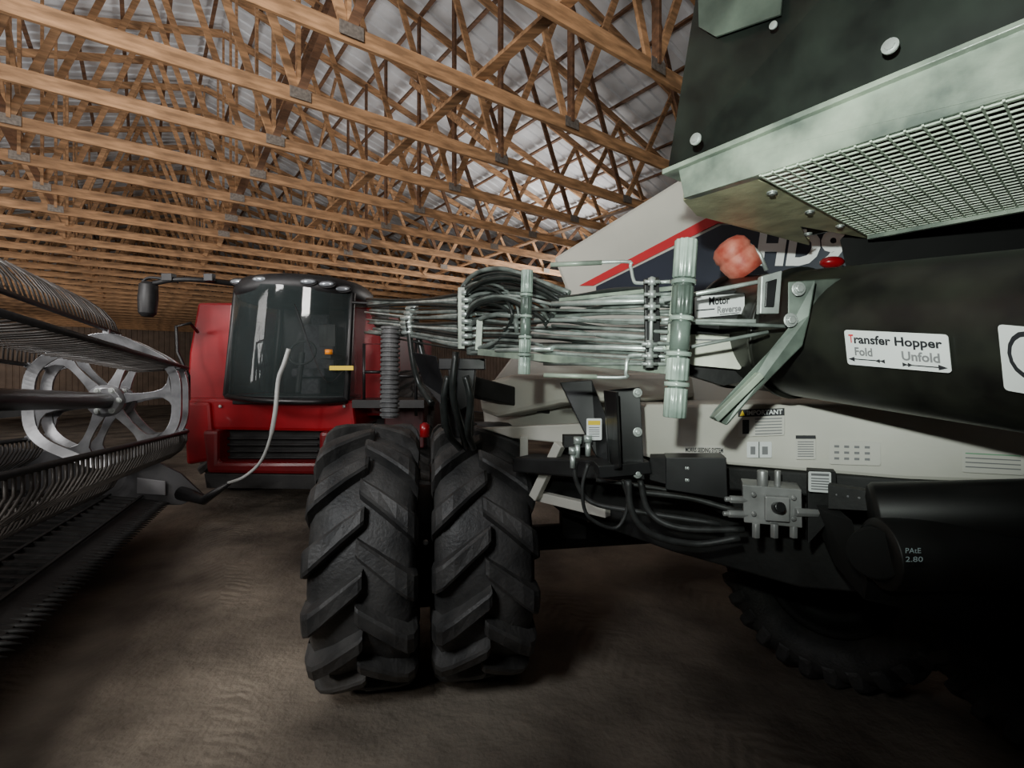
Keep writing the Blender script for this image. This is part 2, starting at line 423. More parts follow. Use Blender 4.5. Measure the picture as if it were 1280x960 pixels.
b.prism(PP((756,488,2.05),(770,490,1.9),(774,585,1.9),(762,590,2.05)),(.012,.01,0))
b.prism(PP((700,478,2.3),(740,475,2.25),(772,560,2.15),(772,582,2.15),(745,570,2.2)),(0,.03,0))
b.prism(PP((748,583,1.98),(812,577,1.98),(815,592,1.98),(750,598,1.98)),(0,.15,0))
b.m(GALV)
for y in(491,540,592): b.bolt(P(797,y,1.99),(0,-1,0),.012)
b.done('mast_bracket',cart,bevel=.003)
sticker(cart,PP((733,523,2.16),(752,523,2.16),(752,550,2.16),(733,550,2.16)),[('r',.1,.1,.9,.3,YEL)]+[('r',.15,.4+.1*k,.85,.44+.1*k,GREY) for k in range(5)])
# transfer tube
def TU(t,z=None): return V((1.02+.22*t,1.76-.56*t,2.15-.065*t))
b=B(M('gloss_black_tube',(.008,.008,.008),.35,0,.3,6,dust=(.026,.028,.021)))
b.tube([TU(x) for x in(-.5,0,.5,1,1.5,2.0)],.22,48)
for t in(-.49,-.02,1.9): b.tube([TU(t),TU(t+.03)],.233,48)
tubo=b.done('transfer_tube',cart)
b=B(CREAM); b.lathe(TU(-.52),TU(-.5),[(0,.2),(.9,.205),(1,.21)],40); b.m(M('pale_glare',(.6,.62,.5),.5)); b.lathe(TU(-.60),TU(-.52),[(0,.13),(1,.15)],32)  # pale disc holds the tube end's cream glare in its colour
b.done('tube_end_cap',cart,label='cream round motor end cap')
sn=V((-.93,-.365,0))
def TS(t,dz,r=.224):
    return TU(t)+sn*math.sqrt(max(r*r-dz*dz,0))+V((0,0,dz))
def tlabel(px0,px1,pyc0,pyc1,h0,items,**k):
    def tt(px): kk=(px-640)/F; return ((1.76-.084)*kk-(1.02-.21))/(.22+.56*kk)
    t0,t1=tt(px0),tt(px1)
    def q(t,px,py):
        base=TS(t,0); z=CAMZ+(470-py)*base.y/F; return TS(t,z-TU(t).z,.228)
    Q=[q(t0,px0,pyc0),q(t1,px1,pyc1),q(t1,px1,pyc1+h0[1]),q(t0,px0,pyc0+h0[0])]
    return sticker(cart,Q,items,lift=.006,**k)
tlabel(1058,1188,412,418,(43,48),[('t','T',.045,.12,.10,.36,STRIPE),('t','ransfer Hopper',.105,.12,.95,.45,INK),('t','Fold',.10,.48,.29,.72,GREY),('t','Unfold',.58,.50,.92,.76,GREY),
  ('r',.06,.81,.38,.84,INK),('p',((.02,.83),(.09,.76),(.09,.90)),INK),('p',((.31,.83),(.36,.77),(.36,.89)),INK),('p',((.36,.83),(.41,.77),(.41,.89)),INK),
  ('r',.60,.86,.92,.89,INK),('p',((.98,.875),(.90,.80),(.90,.95)),INK),('p',((.63,.87),(.58,.81),(.58,.93)),INK),('p',((.68,.87),(.63,.81),(.63,.93)),INK)],label='white Transfer Hopper fold and unfold label')
tlabel(1250,1332,405,412,(82,90),[('p',[(.46+.34*math.cos(a*.393),.42+.36*math.sin(a*.393)) for a in range(16)],INK),('p',[(.46+.27*math.cos(a*.393),.42+.28*math.sin(a*.393)) for a in range(16)],WHITE),('p',[(.40,.30),(.55,.28),(.60,.48),(.50,.62),(.36,.58),(.33,.42)],INK)],label='white pictogram label with a dark circle')
sticker(cart,PP((868,371,1.74),(930,367,1.74),(930,392,1.74),(868,398,1.74)),[('t','Motor',.28,.06,.70,.46,INK),('t','Reverse',.45,.54,.93,.88,GREY),('r',.03,.62,.4,.68,INK),('r',.5,.92,.9,.96,INK)],label='white Motor Reverse label')
sticker(cart,PP((862,418,1.78),(922,418,1.78),(926,462,1.78),(862,456,1.78)),[('r',.1,.15,.9,.2,GREY)],bg=M('glare_label',(.75,.78,.65),.4),label='blank white plate with glare in its colour')  # bright cream glare on the white plate is put into its colour
b=B(BLACKD); b.prism(PP((850,366,1.82),(935,362,1.82),(938,475,1.82),(905,482,1.82),(850,465,1.82)),(.0,.05,0))
b.prism(PP((866,369,1.75),(931,366,1.75),(931,400,1.75),(866,400,1.75)),(0,.08,0)); b.done('motor_backing_plate',cart)
b=B(M('dark_arm',(.045,.06,.05),.45,.2,.4,9,dust=(.15,.19,.16)))
b.prism(PP((985,352,1.46),(1020,350,1.44),(1012,395,1.44),(1003,432,1.45),(935,500,1.47),(908,532,1.48),(886,522,1.48),(893,512,1.48),(962,438,1.47),(985,410,1.46)),(.02,.035,0))
b.m(GREEN).beam(P(893,524,1.46),P(950,468,1.46),.03,.02)
b.m(GALV); b.bolt(P(998,361,1.435),(0,-1,0),.013); b.bolt(P(988,400,1.44),(0,-1,0),.013)
b.done('clamp_arm',cart,bevel=.004)
b=B(M('saddle_steel',(.02,.028,.022),.45,.2,.4,9,dust=(.08,.10,.08))); b.prism(PP((1003,350,1.5),(1095,345,1.45),(1085,362,1.45),(1060,392,1.46),(1010,420,1.5)),(.02,.03,0)); b.done('tube_saddle',cart,bevel=.004)
b=B(GALV); b.prism(PP((952,345,1.5),(978,338,1.5),(974,392,1.5),(950,392,1.5)),(0,.025,0)); b.m(BLACK); b.prism(PP((958,352,1.495),(972,348,1.495),(968,384,1.495),(956,384,1.495)),(0,.01,0)); b.done('latch',cart,bevel=.003)
b=B(ORANGE); b.lathe(P(905,302,1.95),P(935,340,1.95),[(0,.02),(.06,.050),(.18,.068),(.38,.074),(.42,.069),(.48,.069),(.52,.074),(.8,.070),(1,.066)],28)
b.m(GALV).tube(PP((930,300,1.93),(950,318,1.9),(958,338,1.9)),.008)
b.done('hose_coupler_cap',cart,label='worn pale red rounded hose coupler cap')
b=B(RED); b.sph(P(1040,328,2.05),.035,14,(1.4,1,.7)); b.done('red_cap',cart)
b=B(M('matte_black',(.005,.005,.005),.8)); b.prism(PP((1050,300,1.97),(1110,240,1.95),(1330,160,1.9),(1330,360,1.85),(1060,345,1.97)),(.1,.1,0)); b.done('rear_cover',cart)
# hopper
hn=V((-.775,-.632,0)).normalized()
hop=empty('transfer_hopper',P(1060,170,1.2),cart,'grey-green folding transfer hopper with wire screen')
def Hf(px,z):
    k=(px-640)/F; t=(1.5*k-.52)/(.46+.565*k); return V((.52+.46*t,1.5-.565*t,z))
fe=1330
zz=2.54
b=B(GREEN)
b.prism([Hf(855,zz),Hf(fe,zz-.0),Hf(fe,zz+.125),Hf(848,zz+.09)],-hn*.012)
b.prism([Hf(832,zz+.085)+hn*.02,Hf(fe,zz+.121)+hn*.02,Hf(fe,zz+.133)+hn*.02,Hf(832,zz+.10)+hn*.02],-hn*.10)
b.prism([Hf(855,zz),Hf(fe,zz),Hf(fe,zz)-hn*.035,Hf(855,zz)-hn*.035],(0,0,.006))
b.done('hopper_rim',hop,bevel=.002)
b=B(M('hopper_black',(.009,.011,.010),.33,0,.4,6,dust=(.024,.031,.025)))
tp=.60
b.prism([Hf(835,zz+.10),Hf(fe,zz+.131),Hf(fe,zz+tp)+hn*.05,Hf(880,zz+tp)+hn*.03],-hn*.012)
pA=Hf(835,zz+.10); pB=pA-hn*.55; b.prism([pA,pB,pB+V((0,0,.5)),Hf(880,zz+tp)+hn*.03],V((.01,.02,0)))
b.prism([Hf(855,zz+.05)-hn*.93,Hf(fe,zz+.05)-hn*.93,Hf(fe,zz+.45)-hn*.93,Hf(855,zz+.45)-hn*.93],-hn*.012)
b.done('hopper_wall',hop)
b=B(M('dusty_lit_patch',(.035,.045,.04),.4,.1,.3,5,dust=(.13,.165,.135))); b.prism([Hf(884,zz+.455)+hn*.04,Hf(905,zz+.40)+hn*.04,Hf(985,zz+.365)+hn*.04,Hf(1000,zz+.60)+hn*.055,Hf(886,zz+.60)+hn*.055],hn*.006); b.done('gusset_plate',hop,label='dusty hopper wall patch with light in its colour')  # stands for a lit, dusty area of the wall; light put into colour
for a_ in((1113,58,1.06,.010),(870,174,1.37,.010),(967,32,1.24,.006)):
    b=B(GALV); b.bolt(P(*a_[:3]),hn,a_[3]); b.done('bolt',hop)
b=B(BEIGE)
b.prism([G(855,250,zz),G(945,224,zz),G(1108,291,zz),G(1090,299,zz),G(1000,283,zz),G(1012,306,zz),G(935,285,zz),G(872,269,zz)],(0,0,.008))
b.prism([G(855,250,zz),G(872,269,zz),G(935,285,zz),G(1012,306,zz),G(1012,306,zz)+V((0,0,.03)),G(872,269,zz)+V((0,0,.03)),G(855,250,zz)+V((0,0,.03))],(0,.006,0))
b.m(GALV)
for px,py in((965,240),(1012,264),(1050,282),(1010,292)): b.bolt(G(px,py,zz),(0,0,-1),.009)
b.done('hopper_lip',hop,label='dusty beige steel lip')
b=B(M('screen_wire',(.66,.80,.62),.4,.1,.35,4))
a0=Hf(950,zz-.004); a1=Hf(fe,zz-.004); du=(a1-a0); L=du.length; du.normalize()
farW=.90; x=0
while x<L+.35:
    st=a0+du*x; b.beam(st-hn*.0,st-hn*farW,.0042,.0042); x+=.031
y=.01
while y<farW:
    b.beam(a0-hn*y,a0+du*(L+.35)-hn*y,.0042,.0042); y+=.031
b.done('screen',hop,label='square wire mesh screen')
b=B(GREEN)
b.beam(a0-hn*farW,a0-hn*farW+du*(L+.3),.02,.03); b.done('screen_frame',hop)
# fluted stand tubes
def ribbed(p0,p1,r,label=None):
    b=B(GREEN); p0=V(p0);p1=V(p1)
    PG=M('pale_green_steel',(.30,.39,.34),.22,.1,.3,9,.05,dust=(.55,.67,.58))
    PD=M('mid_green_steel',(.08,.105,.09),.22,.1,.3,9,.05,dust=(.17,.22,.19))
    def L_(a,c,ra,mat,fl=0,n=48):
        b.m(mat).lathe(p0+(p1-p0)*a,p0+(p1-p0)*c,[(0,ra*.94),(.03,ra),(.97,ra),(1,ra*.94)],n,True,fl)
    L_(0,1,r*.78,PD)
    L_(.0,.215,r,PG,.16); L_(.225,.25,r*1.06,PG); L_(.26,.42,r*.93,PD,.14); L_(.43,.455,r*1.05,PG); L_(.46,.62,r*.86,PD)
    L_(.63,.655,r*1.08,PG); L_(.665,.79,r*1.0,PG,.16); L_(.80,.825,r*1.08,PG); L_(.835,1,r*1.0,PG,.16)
    return b.done('stand_tube',cart,label)
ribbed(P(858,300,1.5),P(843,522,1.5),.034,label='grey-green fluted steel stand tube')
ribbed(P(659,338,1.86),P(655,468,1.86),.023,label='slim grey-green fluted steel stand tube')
b=B(M('grey_ribbed_hose',(.13,.13,.13),.5,0,.3,20)); prof=[]
for i in range(20): prof+=[(i/20,.046),((i+.15)/20,.056),((i+.6)/20,.056),((i+.75)/20,.046)]
b.lathe(P(488,408,2.9),P(487,522,2.9),prof+[(1,.046)],24,False); b.done('corrugated_hose',cart,label='grey ribbed hose')
rods=[(690,380,1.9,840,375,1.62,.010),(665,387,2.0,850,390,1.6,.006),(668,400,2.0,945,402,1.55,.008),(668,420,2.0,840,430,1.6,.006),(680,433,2.0,830,436,1.6,.010),
(690,407,1.95,835,415,1.6,.006),(620,438,2.2,690,436,1.95,.010),(830,375,1.6,960,350,1.55,.007),(835,402,1.6,985,408,1.5,.006),(830,440,1.6,960,415,1.55,.006),(680,455,2.0,835,455,1.6,.006)]
for r in rods:
    b=B(ZINC if r[-1]>.0065 else HOSEG); b.cyl(P(*r[:3]),P(*r[3:6]),r[6],n=10); b.done('linkage_rod',cart)
b=B(GREEN)
b.beam(P(600,440,2.3),P(835,462,1.62),.03,.03); b.beam(P(700,375,1.95),P(845,360,1.6),.014,.014)
b.beam(P(598,438,2.3),P(600,400,2.3),.03,.03); b.beam(P(835,462,1.62),P(845,358,1.6),.02,.02)
b.done('boom_rail',cart,bevel=.002)
for pts in([(688,331,1.75),(780,327,1.72),(788,333,1.72),(792,350,1.7),(800,354,1.68),(838,352,1.62)],[(680,469,1.8),(775,472,1.72),(782,466,1.7),(784,450,1.7),(792,444,1.68),(835,446,1.62)]):
    b=B(ZINC); b.tube(smooth([P(*p) for p in pts],4),.006,10); b.m(GREEN); b.tube([P(*pts[0]),P(*[ (a*.3+c*.7) for a,c in zip(pts[0],pts[1])])],.0085,10)
    b.done('crank_handle',cart,label='bent zinc crank handle')
b=B(GALV); b.cyl(P(815,346,1.6),P(813,460,1.6),.006,n=10)
for (x,y) in((815,352),(815,368),(815,383),(815,397),(812,430),(812,445),(812,455)):
    c=P(x,y,1.6); b.cyl(c+V((0,0,-.012)),c+V((0,0,.012)),.013,n=6); b.cyl(c+V((-.025,0,0)),c+V((.025,0,0)),.006,n=8)
b.done('hex_nut_stack',cart)
b=B(BLACK); b.prism(PP((806,348,1.63),(824,346,1.63),(826,462,1.63),(808,462,1.63)),(0,.02,0)); b.done('clevis_plate',cart,bevel=.002)
# hose bundle
rr=random.Random(8)
for i in range(20):
    y0=374+i*2.3; y1=366+i*3.6
    pts=[(455+rr.uniform(0,16),y0,3.3),(520,(y0+y1)/2+rr.uniform(-3,6),2.85),(575,y1+2,2.45),(640,366+i*4.0+rr.uniform(-7,7),2.15),(700,369+i*4.2+rr.uniform(-6,6),1.96),(770,366+i*4.8+rr.uniform(-5,5),1.76),(840,362+i*5.2,1.63)]
    b=B((HOSE,HOSEG,ZINC,HOSEG,HOSE)[i%5]); b.tube(smooth([P(*p) for p in pts],6),([.010]*12+[.007]*30)[:37] if i%2==0 else .0055,8); b.done('hydraulic_hose',cart)
for i in range(30):
    f=(i//2)/14; j1,j2,j3=[rr.uniform(-8,8) for _ in range(3)]; dd=rr.uniform(-.08,.08)
    if i%2==0:
        pts=[(712-30*f,366+40*f,1.95),(672+j1,348+44*f,2.08+dd),(635+j2,336+40*f,2.2+dd),(600+j3,340+44*f,2.3+dd),(580,356+50*f,2.38),(573,374+46*f,2.42)]
    else:
        pts=[(575,362+56*f,2.42),(600+j1,350+50*f,2.33+dd),(632+j2,358+38*f,2.25+dd),(650+j3-12*f,388+22*f,2.18+dd),(636+j2,414+14*f,2.2),(612+j1,432+8*f,2.27),(585,436+6*f,2.35)]
    b=B((HOSEG,HOSE,HOSE,HOSEG,HOSE,HOSEG)[i%6]); b.tube(smooth([P(*p) for p in pts],6),rr.choice((.007,.009,.011)),8); b.done('hydraulic_hose',cart)
b=B(GREEN); b.beam(P(577,360,2.36),P(577,436,2.36),.03,.03)
b.m(ZINC)
for i in range(8):
    c=P(577,366+9*i,2.34); b.cyl(c,c+V((.05,0,0)),.013,n=6); b.cyl(c+V((.05,0,0)),c+V((.09,0,.004)),.008,n=8)
for i in range(6):
    c=P(505+rr.uniform(-8,8),386+6*i,2.93); b.cyl(c,c+V((.07,-.05,0)),.015,n=6)
b.done('hose_fitting_row',cart)
b=B(BLACK); b.bb(P(548,462,2.5),P(606,448,2.5)+V((0,.12,0))); b.prism(PP((560,462,2.5),(594,462,2.5),(590,505,2.5),(564,520,2.5)),(0,.1,0))
b.prism(PP((515,440,2.7),(545,445,2.6),(560,500,2.6),(550,505,2.6),(530,480,2.7)),(0,.04,0))
b.done('hose_manifold',cart,bevel=.004)
for pts in([(560,470,2.45),(555,500,2.45),(560,540,2.5),(575,560,2.7)],[(582,470,2.45),(588,500,2.45),(585,540,2.5),(592,560,2.7)],[(570,440,2.42),(566,490,2.42),(575,530,2.5),(583,560,2.7)],[(520,400,2.9),(530,450,2.85),(550,490,2.8),(556,535,2.8)],[(510,400,2.9),(516,450,2.9),(524,480,2.9),(540,505,2.8)]):
    b=B(HOSE); b.tube(smooth([P(*p) for p in pts]),.018,10); b.done('hydraulic_hose',cart)
for pts,r in(([(735,580,2.1),(728,610,2.1),(735,645,2.1),(770,660,2.1),(785,630,2.1),(778,600,2.1)],.008),
 ([(785,600,2.0),(790,640,2.0),(815,668,2.0),(870,680,2.0),(925,672,1.95)],.014),([(800,600,2.05),(812,640,2.05),(850,660,2.0),(930,662,1.95)],.013),
 ([(800,615,2.1),(860,622,2.05),(905,634,2.0),(930,640,1.95)],.012),([(720,575,2.2),(720,600,2.2),(740,628,2.2),(800,640,2.1),(900,655,2.0)],.011),([(745,600,2.2),(800,607,2.15),(910,625,2.0)],.009)):
    b=B(M('worn_grey_hose',(.035,.036,.036),.5,0,.4,20)); b.tube(smooth([P(*p) for p in pts]),r,10); b.done('hydraulic_hose',cart)
for x,y in((722,572),(716,585),(735,570)):
    b=B(ZINC); c=P(x,y,2.15); b.cyl(c,c+V((0,0,.06)),.012,n=6); b.cyl(c+V((0,0,.06)),c+V((0,0,.09)),.018,n=12); b.done('hose_fitting',cart)
b=B(BLACKD); b.bb(P(705,560,2.2),P(735,545,2.2)+V((0,.08,0))); b.done('coupler_block',cart,bevel=.004)
b=B(BLACK); b.prism(PP((832,572,1.95),(908,572,1.88),(910,624,1.88),(832,612,1.95)),(.03,.12,0)); b.m(BLACKD); b.prism(PP((812,572,2.0),(834,572,1.95),(834,606,1.95),(812,600,2.0)),(.03,.1,0)); b.m(GALV); b.bolt(P(860,585,1.93),(0,-1,0),.008); b.bolt(P(860,600,1.93),(0,-1,0),.008)
b.done('valve_cover',cart,bevel=.004)
b=B(SILV)
b.prism(PP((928,606,1.85),(1002,612,1.8),(1003,660,1.8),(930,653,1.85)),(.05,.12,0))
b.prism(PP((955,618,1.83),(985,620,1.81),(985,650,1.81),(955,648,1.83)),(-.01,-.03,0))
for x,y in((912,624),(910,642)): b.cyl(P(x,y,1.86),P(x+24,y+1,1.86),.015,n=6); b.cyl(P(x-6,y,1.86),P(x+8,y,1.86),.010,n=8)
for x in(945,968,992): b.cyl(P(x,654,1.82),P(x,672,1.82),.015,n=6)
for y in(640,): b.cyl(P(994,y,1.8),P(1022,y+1,1.8),.016,n=6)
for x,r_ in((953,.019),(972,.011)): b.cyl(P(x,588,1.85),P(x,610,1.85),r_,n=12)
for x,y in((992,622),(992,648),(942,618),(942,642)): b.bolt(P(x,y,1.79 if x>960 else 1.82),(0,-1,0),.006)
b.m(BLACK); b.cyl(P(970,634,1.76),P(976,634,1.72),.018,n=16)
b.done('hydraulic_valve_block',cart,bevel=.003)
b=B(BLACKD); b.prism(PP((1010,588,1.8),(1045,590,1.78),(1047,640,1.78),(1010,680,1.8)),(.03,.06,0)); b.prism(PP((1035,606,1.7),(1110,618,1.6),(1110,640,1.6),(1035,636,1.7)),(.03,.04,0))
b.m(GREY)
for k in range(5): c=P(1045+14*k,618+2*k,1.69-.02*k); b.cyl(c,c+V((0,-.006,0)),.004,n=8)
b.done('valve_mount',cart,bevel=.003)
sticker(cart,PP((1010,589,1.76),(1038,590,1.76),(1038,616,1.76),(1010,614,1.76)),[('r',.1,.08,.9,.2,GREY)]+[('r',.1,.3+.13*k,.9,.36+.13*k,GREY) for k in range(5)])
DK=M('deep_black_plastic',(.009,.009,.009),.5,0,.3,8)
b=B(DK)
b.lathe(P(1085,640,1.62),P(1330,640,1.40),[(0,.05),(.02,.085),(.05,.095),(.97,.095),(1,.09)],36)
b.lathe(P(1095,692,1.5),P(1330,692,1.45),[(0,.085),(.02,.105),(.95,.105),(1,.1)],36)
b.m(M('deep_black_matte',(.004,.004,.004),.95,0,.3,8)).lathe(P(1093,692,1.46),P(1097,692,1.5),[(0,.070),(1,.08)],32)
b.prism(PP((1030,640,1.7),(1065,650,1.6),(1085,725,1.55),(1300,760,1.4),(1300,800,1.4),(1080,750,1.6)),(.1,.3,0))
b.m(GALV).bolt(P(1102,731,1.52),(0,-1,0),.006)
b.done('fan_housing',cart,bevel=.006)
b=B(CHALK); quad_items(b,PP((1132,685,1.30),(1156,685,1.30),(1156,703,1.30),(1132,703,1.30)),[('t','PAtE',0,0,.8,.36,CHALK),('t','2.80',0,.6,.9,.96,CHALK)],0.0,0); b.done('paint_marker_writing',cart,label='pale hand-written marks')
def LQ(x0,y0,x1,y1,sk=0): return TT([(x0,y0),(x1,y0+sk),(x1,y1+sk),(x0,y1)],2.89)
BEI=M('pale_decal',(.62,.60,.55),.5,0,.04)
sticker(cart,LQ(923,512,981,546,-2),[('r',0,0,1,.27,INK),('t','IMPORTANT',.2,.04,.96,.22,WHITE),('p',((.04,.23),(.10,.03),(.16,.23)),YEL)]+[('r',.38,.35+.11*k,.95,.39+.11*k,GREY) for k in range(6)]+[('r',.1,.38,.25,.9,INK)],bg=BEI,label='important notice decal')
sticker(cart,LQ(934,552,965,572),[('r',.48,0,.52,1,INK),('r',.15,.3,.35,.8,GREY),('r',.62,.3,.85,.8,GREY)],bg=WHITE)
sticker(cart,LQ(995,544,1020,574),[('r',0,0,1,.15,INK)]+[('r',.1,.25+.1*k,.9,.29+.1*k,GREY) for k in range(7)],bg=BEI)
sticker(cart,LQ(1037,550,1101,580,2),[('r',.1+.2*k,.2+.25*j,.2+.2*k,.3+.25*j,GREY) for k in range(4) for j in range(3)],bg=BEI)
sticker(cart,LQ(856,556,906,568,1),[('t','MORRIS SEEDING SYSTEM',.03,.25,.97,.75,INK)],bg=BEI,label='MORRIS SEEDING SYSTEM decal')
sticker(cart,LQ(1203,562,1280,590,4),[('r',.05,.12+.2*k,.95,.17+.2*k,GRN if k==0 else GREY) for k in range(4)],bg=BEI)
# ------------------------------------------------------------------ combine
comb=empty('combine_harvester',(-3.1,9.5,0),label='red combine harvester with glass cab, parked facing forward',cat='combine harvester')
b=B(RED)
b.prism(PP((247,378,7.3),(292,378,7.3),(284,502,7.3),(232,503,7.3),(236,440,7.3)),(0,5.5,0))
b.prism(PP((442,384,7.7),(475,384,7.7),(480,520,7.7),(442,520,7.7)),(0,1.3,0))
b.m(REDD).bb((-4.2,8.9,1.3),(-2.35,14.5,3.0)); b.bb((-3.9,9.2,3.0),(-2.5,13.5,3.15))  # rear body in a darker red, its shade put into the colour
b.done('body',comb,bevel=.04)
b=B(RED)
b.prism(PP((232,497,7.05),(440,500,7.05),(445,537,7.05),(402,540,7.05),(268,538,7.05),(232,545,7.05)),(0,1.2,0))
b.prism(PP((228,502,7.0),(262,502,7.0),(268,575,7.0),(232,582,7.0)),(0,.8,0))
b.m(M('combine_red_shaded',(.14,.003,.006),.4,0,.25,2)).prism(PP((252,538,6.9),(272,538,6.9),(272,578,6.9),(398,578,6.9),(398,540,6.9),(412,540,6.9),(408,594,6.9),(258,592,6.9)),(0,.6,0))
b.done('front_panel',comb,bevel=.05)
b=B(BLACKD)
b.bb(P(270,580,7.2),P(400,538,7.2)+V((0,1.2,0))); 
for k in range(4): b.cyl(P(272,548+8*k,7.15),P(398,548+8*k,7.15),.02,n=8)
b.prism(PP((255,592,6.9),(410,594,6.9),(405,612,6.9),(258,610,6.9)),(0,1.5,0))
b.bb((-4.3,8.2,.75),(-2.0,9.2,1.3)); b.done('feeder_house',comb,bevel=.01)
for x,y in((275,508),(430,508),(345,512)):
    b=B(SILV); b.sph(P(x,y,7.03),.025,10,(1,.4,1)); b.done('front_marker',comb)
cab=empty('cab',(-3.05,7.6,1.7),comb,'glass operator cab with black roof and work lights')
b=B(GLASS); nu,nv=16,10; vs=[];fs=[]
for j in range(nv+1):
    v=j/nv
    L0=V((283+14*v,493-136*v,0)); R0=V((433+7*v,498-130*v,0))
    for i in range(nu+1):
        u=i/nu; x=L0.x*(1-u)+R0.x*u; y=L0.y*(1-u)+R0.y*u; w=P(x,y,7.0); w.y-=.35*math.sin(math.pi*u)**.8+.06*v; vs.append(w)
for j in range(nv):
    for i in range(nu): a=j*(nu+1)+i; fs.append((a,a+1,a+nu+2,a+nu+1))
b.vf(vs,fs,True); b.done('windshield',cab)
for a_,b_ in(((283,493),(297,357)),((433,498),(440,368))):
    b=B(GLASS); p0=P(*a_,7.0);p1=P(*b_,7.0); b.prism([p0,p1,p1+V((0,1.3,0)),p0+V((0,1.3,0))],(.01,0,0)); b.done('side_window',cab)
b=B(BLACK)
for a_,b_ in(((283,495),(297,355)),((433,500),(440,366))):
    p0=P(*a_,7.0);p1=P(*b_,7.0); b.cyl(p0,p1,.05,n=10); b.cyl(p0+V((0,1.35,0)),p1+V((0,1.35,0)),.06,n=10)
b.tube(smooth(PP((283,495,7.0),(320,500,6.72),(358,502,6.64),(398,502,6.72),(433,500,7.0)),5),.045,8)
b.bb((-3.95,7.0,1.60),(-2.35,8.4,1.72)); b.bb((-3.85,8.35,1.7),(-2.35,8.45,3.2))
b.done('cab_frame',cab,bevel=.01)
b=B(PLAST); cx,cy=-3.08,7.55; vs=[];fs=[]; n_=48
rings=[(.97,3.13),(1.03,3.17),(1.05,3.24),(1.04,3.32),(.97,3.39),(.7,3.42),(.02,3.43)]
for sc_,z in rings:
    for i in range(n_):
        a=2*math.pi*i/n_; c_,s_=math.cos(a),math.sin(a); ex=.70
        vs.append(V((cx+(.88-.10*max(0,s_))*sc_*math.copysign(abs(c_)**ex,c_),cy+.88*sc_*math.copysign(abs(s_)**ex,s_),z-.05*abs(c_))))
for j in range(len(rings)-1):
    for i in range(n_): fs.append((j*n_+i,j*n_+(i+1)%n_,(j+1)*n_+(i+1)%n_,(j+1)*n_+i))
fs.append(tuple(range(n_))); b.vf(vs,fs,True); b.done('cab_roof',cab)
for px,py,d in((297,352,6.82),(325,349,6.66),(385,352,6.60),(408,355,6.64),(428,361,6.80)):
    b=B(LAMP); b.sph(P(px,py,d),.055,14,(1.9,.6,.6)); b.m(PLAST).tube([P(px,py,d)+V((.115*math.cos(a*.524),.02,.045*math.sin(a*.524))) for a in range(13)],.010,6); b.done('work_lamp',cab)
b=B(SEATM); b.box((-3.15,7.9,2.05),(.26,.25,.07)); b.box((-3.15,8.15,2.45),(.25,.07,.4)); b.box((-3.15,8.15,2.92),(.14,.05,.09)); b.box((-3.15,7.9,1.85),(.15,.15,.15)); b.done('operator_seat',cab,bevel=.03)
b=B(CABIN); b.tube([V((-3.15+.2*math.cos(a*.4),7.45+.08*math.sin(a*.4),2.35+.18*math.sin(a*.4))) for a in range(17)],.018,8); b.cyl((-3.15,7.45,2.35),(-3.15,7.3,1.75),.04); b.box((-2.8,7.7,2.3),(.08,.25,.04)); b.box((-2.75,7.4,2.6),(.12,.02,.16)); b.done('steering_column',cab,bevel=.005)
b=B(PLAST); b.tube(smooth(PP((432,462,6.75),(405,474,6.6),(368,380,6.55))),.007,6); b.done('wiper',cab)
b=B(AMB); b.cyl(P(411,443,6.7),P(411,437,6.7),.05,n=16); b.done('amber_lamp',cab,label='amber warning lamp')
b=B(YEL); b.box(P(427,460,6.7),(.16,.01,.03)); b.done('yellow_strip',cab)
b=B(PLAST); b.tube(smooth(PP((292,355,6.9),(250,350,6.6),(215,350,6.5),(185,356,6.5))),.035,8); b.tube(smooth(PP((215,350,6.5),(188,347,6.5),(178,352,6.5))),.02,8)
b.lathe(P(186,352,6.5),P(184,396,6.5),[(0,.06),(.08,.105),(.5,.115),(.9,.10),(1,.06)],20); b.box(P(211,347,6.5),(.07,.05,.05)); b.box(P(262,347,6.6),(.06,.04,.05)); b.done('side_mirror',comb,bevel=.02)
b=B(PLAST); b.tube(PP((440,378,6.9),(478,380,6.8)),.022,8); b.box(P(479,400,6.8),(.07,.04,.2)); b.done('side_mirror',comb,bevel=.02)
for grp in([[(236,500,6.9),(236,470,6.9),(222,440,6.9),(220,408,6.9),(238,404,6.9),(247,415,7.2)]],
    [[(455,500,7.0),(455,430,7.0),(478,430,7.0),(478,500,7.0)],[(455,465,7.0),(478,465,7.0)]],
    [[(492,520,7.2),(492,425,7.2),(520,425,7.2),(520,520,7.2)],[(492,470,7.2),(520,470,7.2)]]):
    b=B(BLACK)
    for pts in grp: b.tube(PP(*pts),.022,8)
    b.done('hand_rail',comb)
b=B(BLACK); b.prism(PP((440,500,6.9),(530,500,7.0),(530,510,7.0),(440,510,6.9)),(0,1.2,0)); b.done('platform',comb)
b=B(RED); b.lathe(P(531,546,6.9),P(531,528,6.9),[(0,.07),(.85,.07),(.95,.035),(1,.03)],16); b.done('fire_extinguisher',comb)
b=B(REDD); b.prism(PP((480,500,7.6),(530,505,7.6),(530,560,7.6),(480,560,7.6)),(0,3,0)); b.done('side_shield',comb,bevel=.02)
TM2=tire_mesh(1.0,.36,.52,.06,18,'combine_tire'); RM2=rim_mesh(.51,.34,REDD,'combine_rim')
for x in(-4.75,-1.65): wheel(comb,(x,8.9,1.05),(1,0),TM2,RM2)
for x in(-4.3,-1.9): wheel(comb,(x,13.0,.70),(1,0),TM2,RM2,sc=.66)
b=B(BLACKD); b.cyl((-4.75,8.9,1.05),(-1.65,8.9,1.05),.14); b.cyl((-4.3,13,.7),(-1.9,13,.7),.1); b.bb((-3.6,8.9,.9),(-2.6,13,1.4)); b.done('axle',comb)
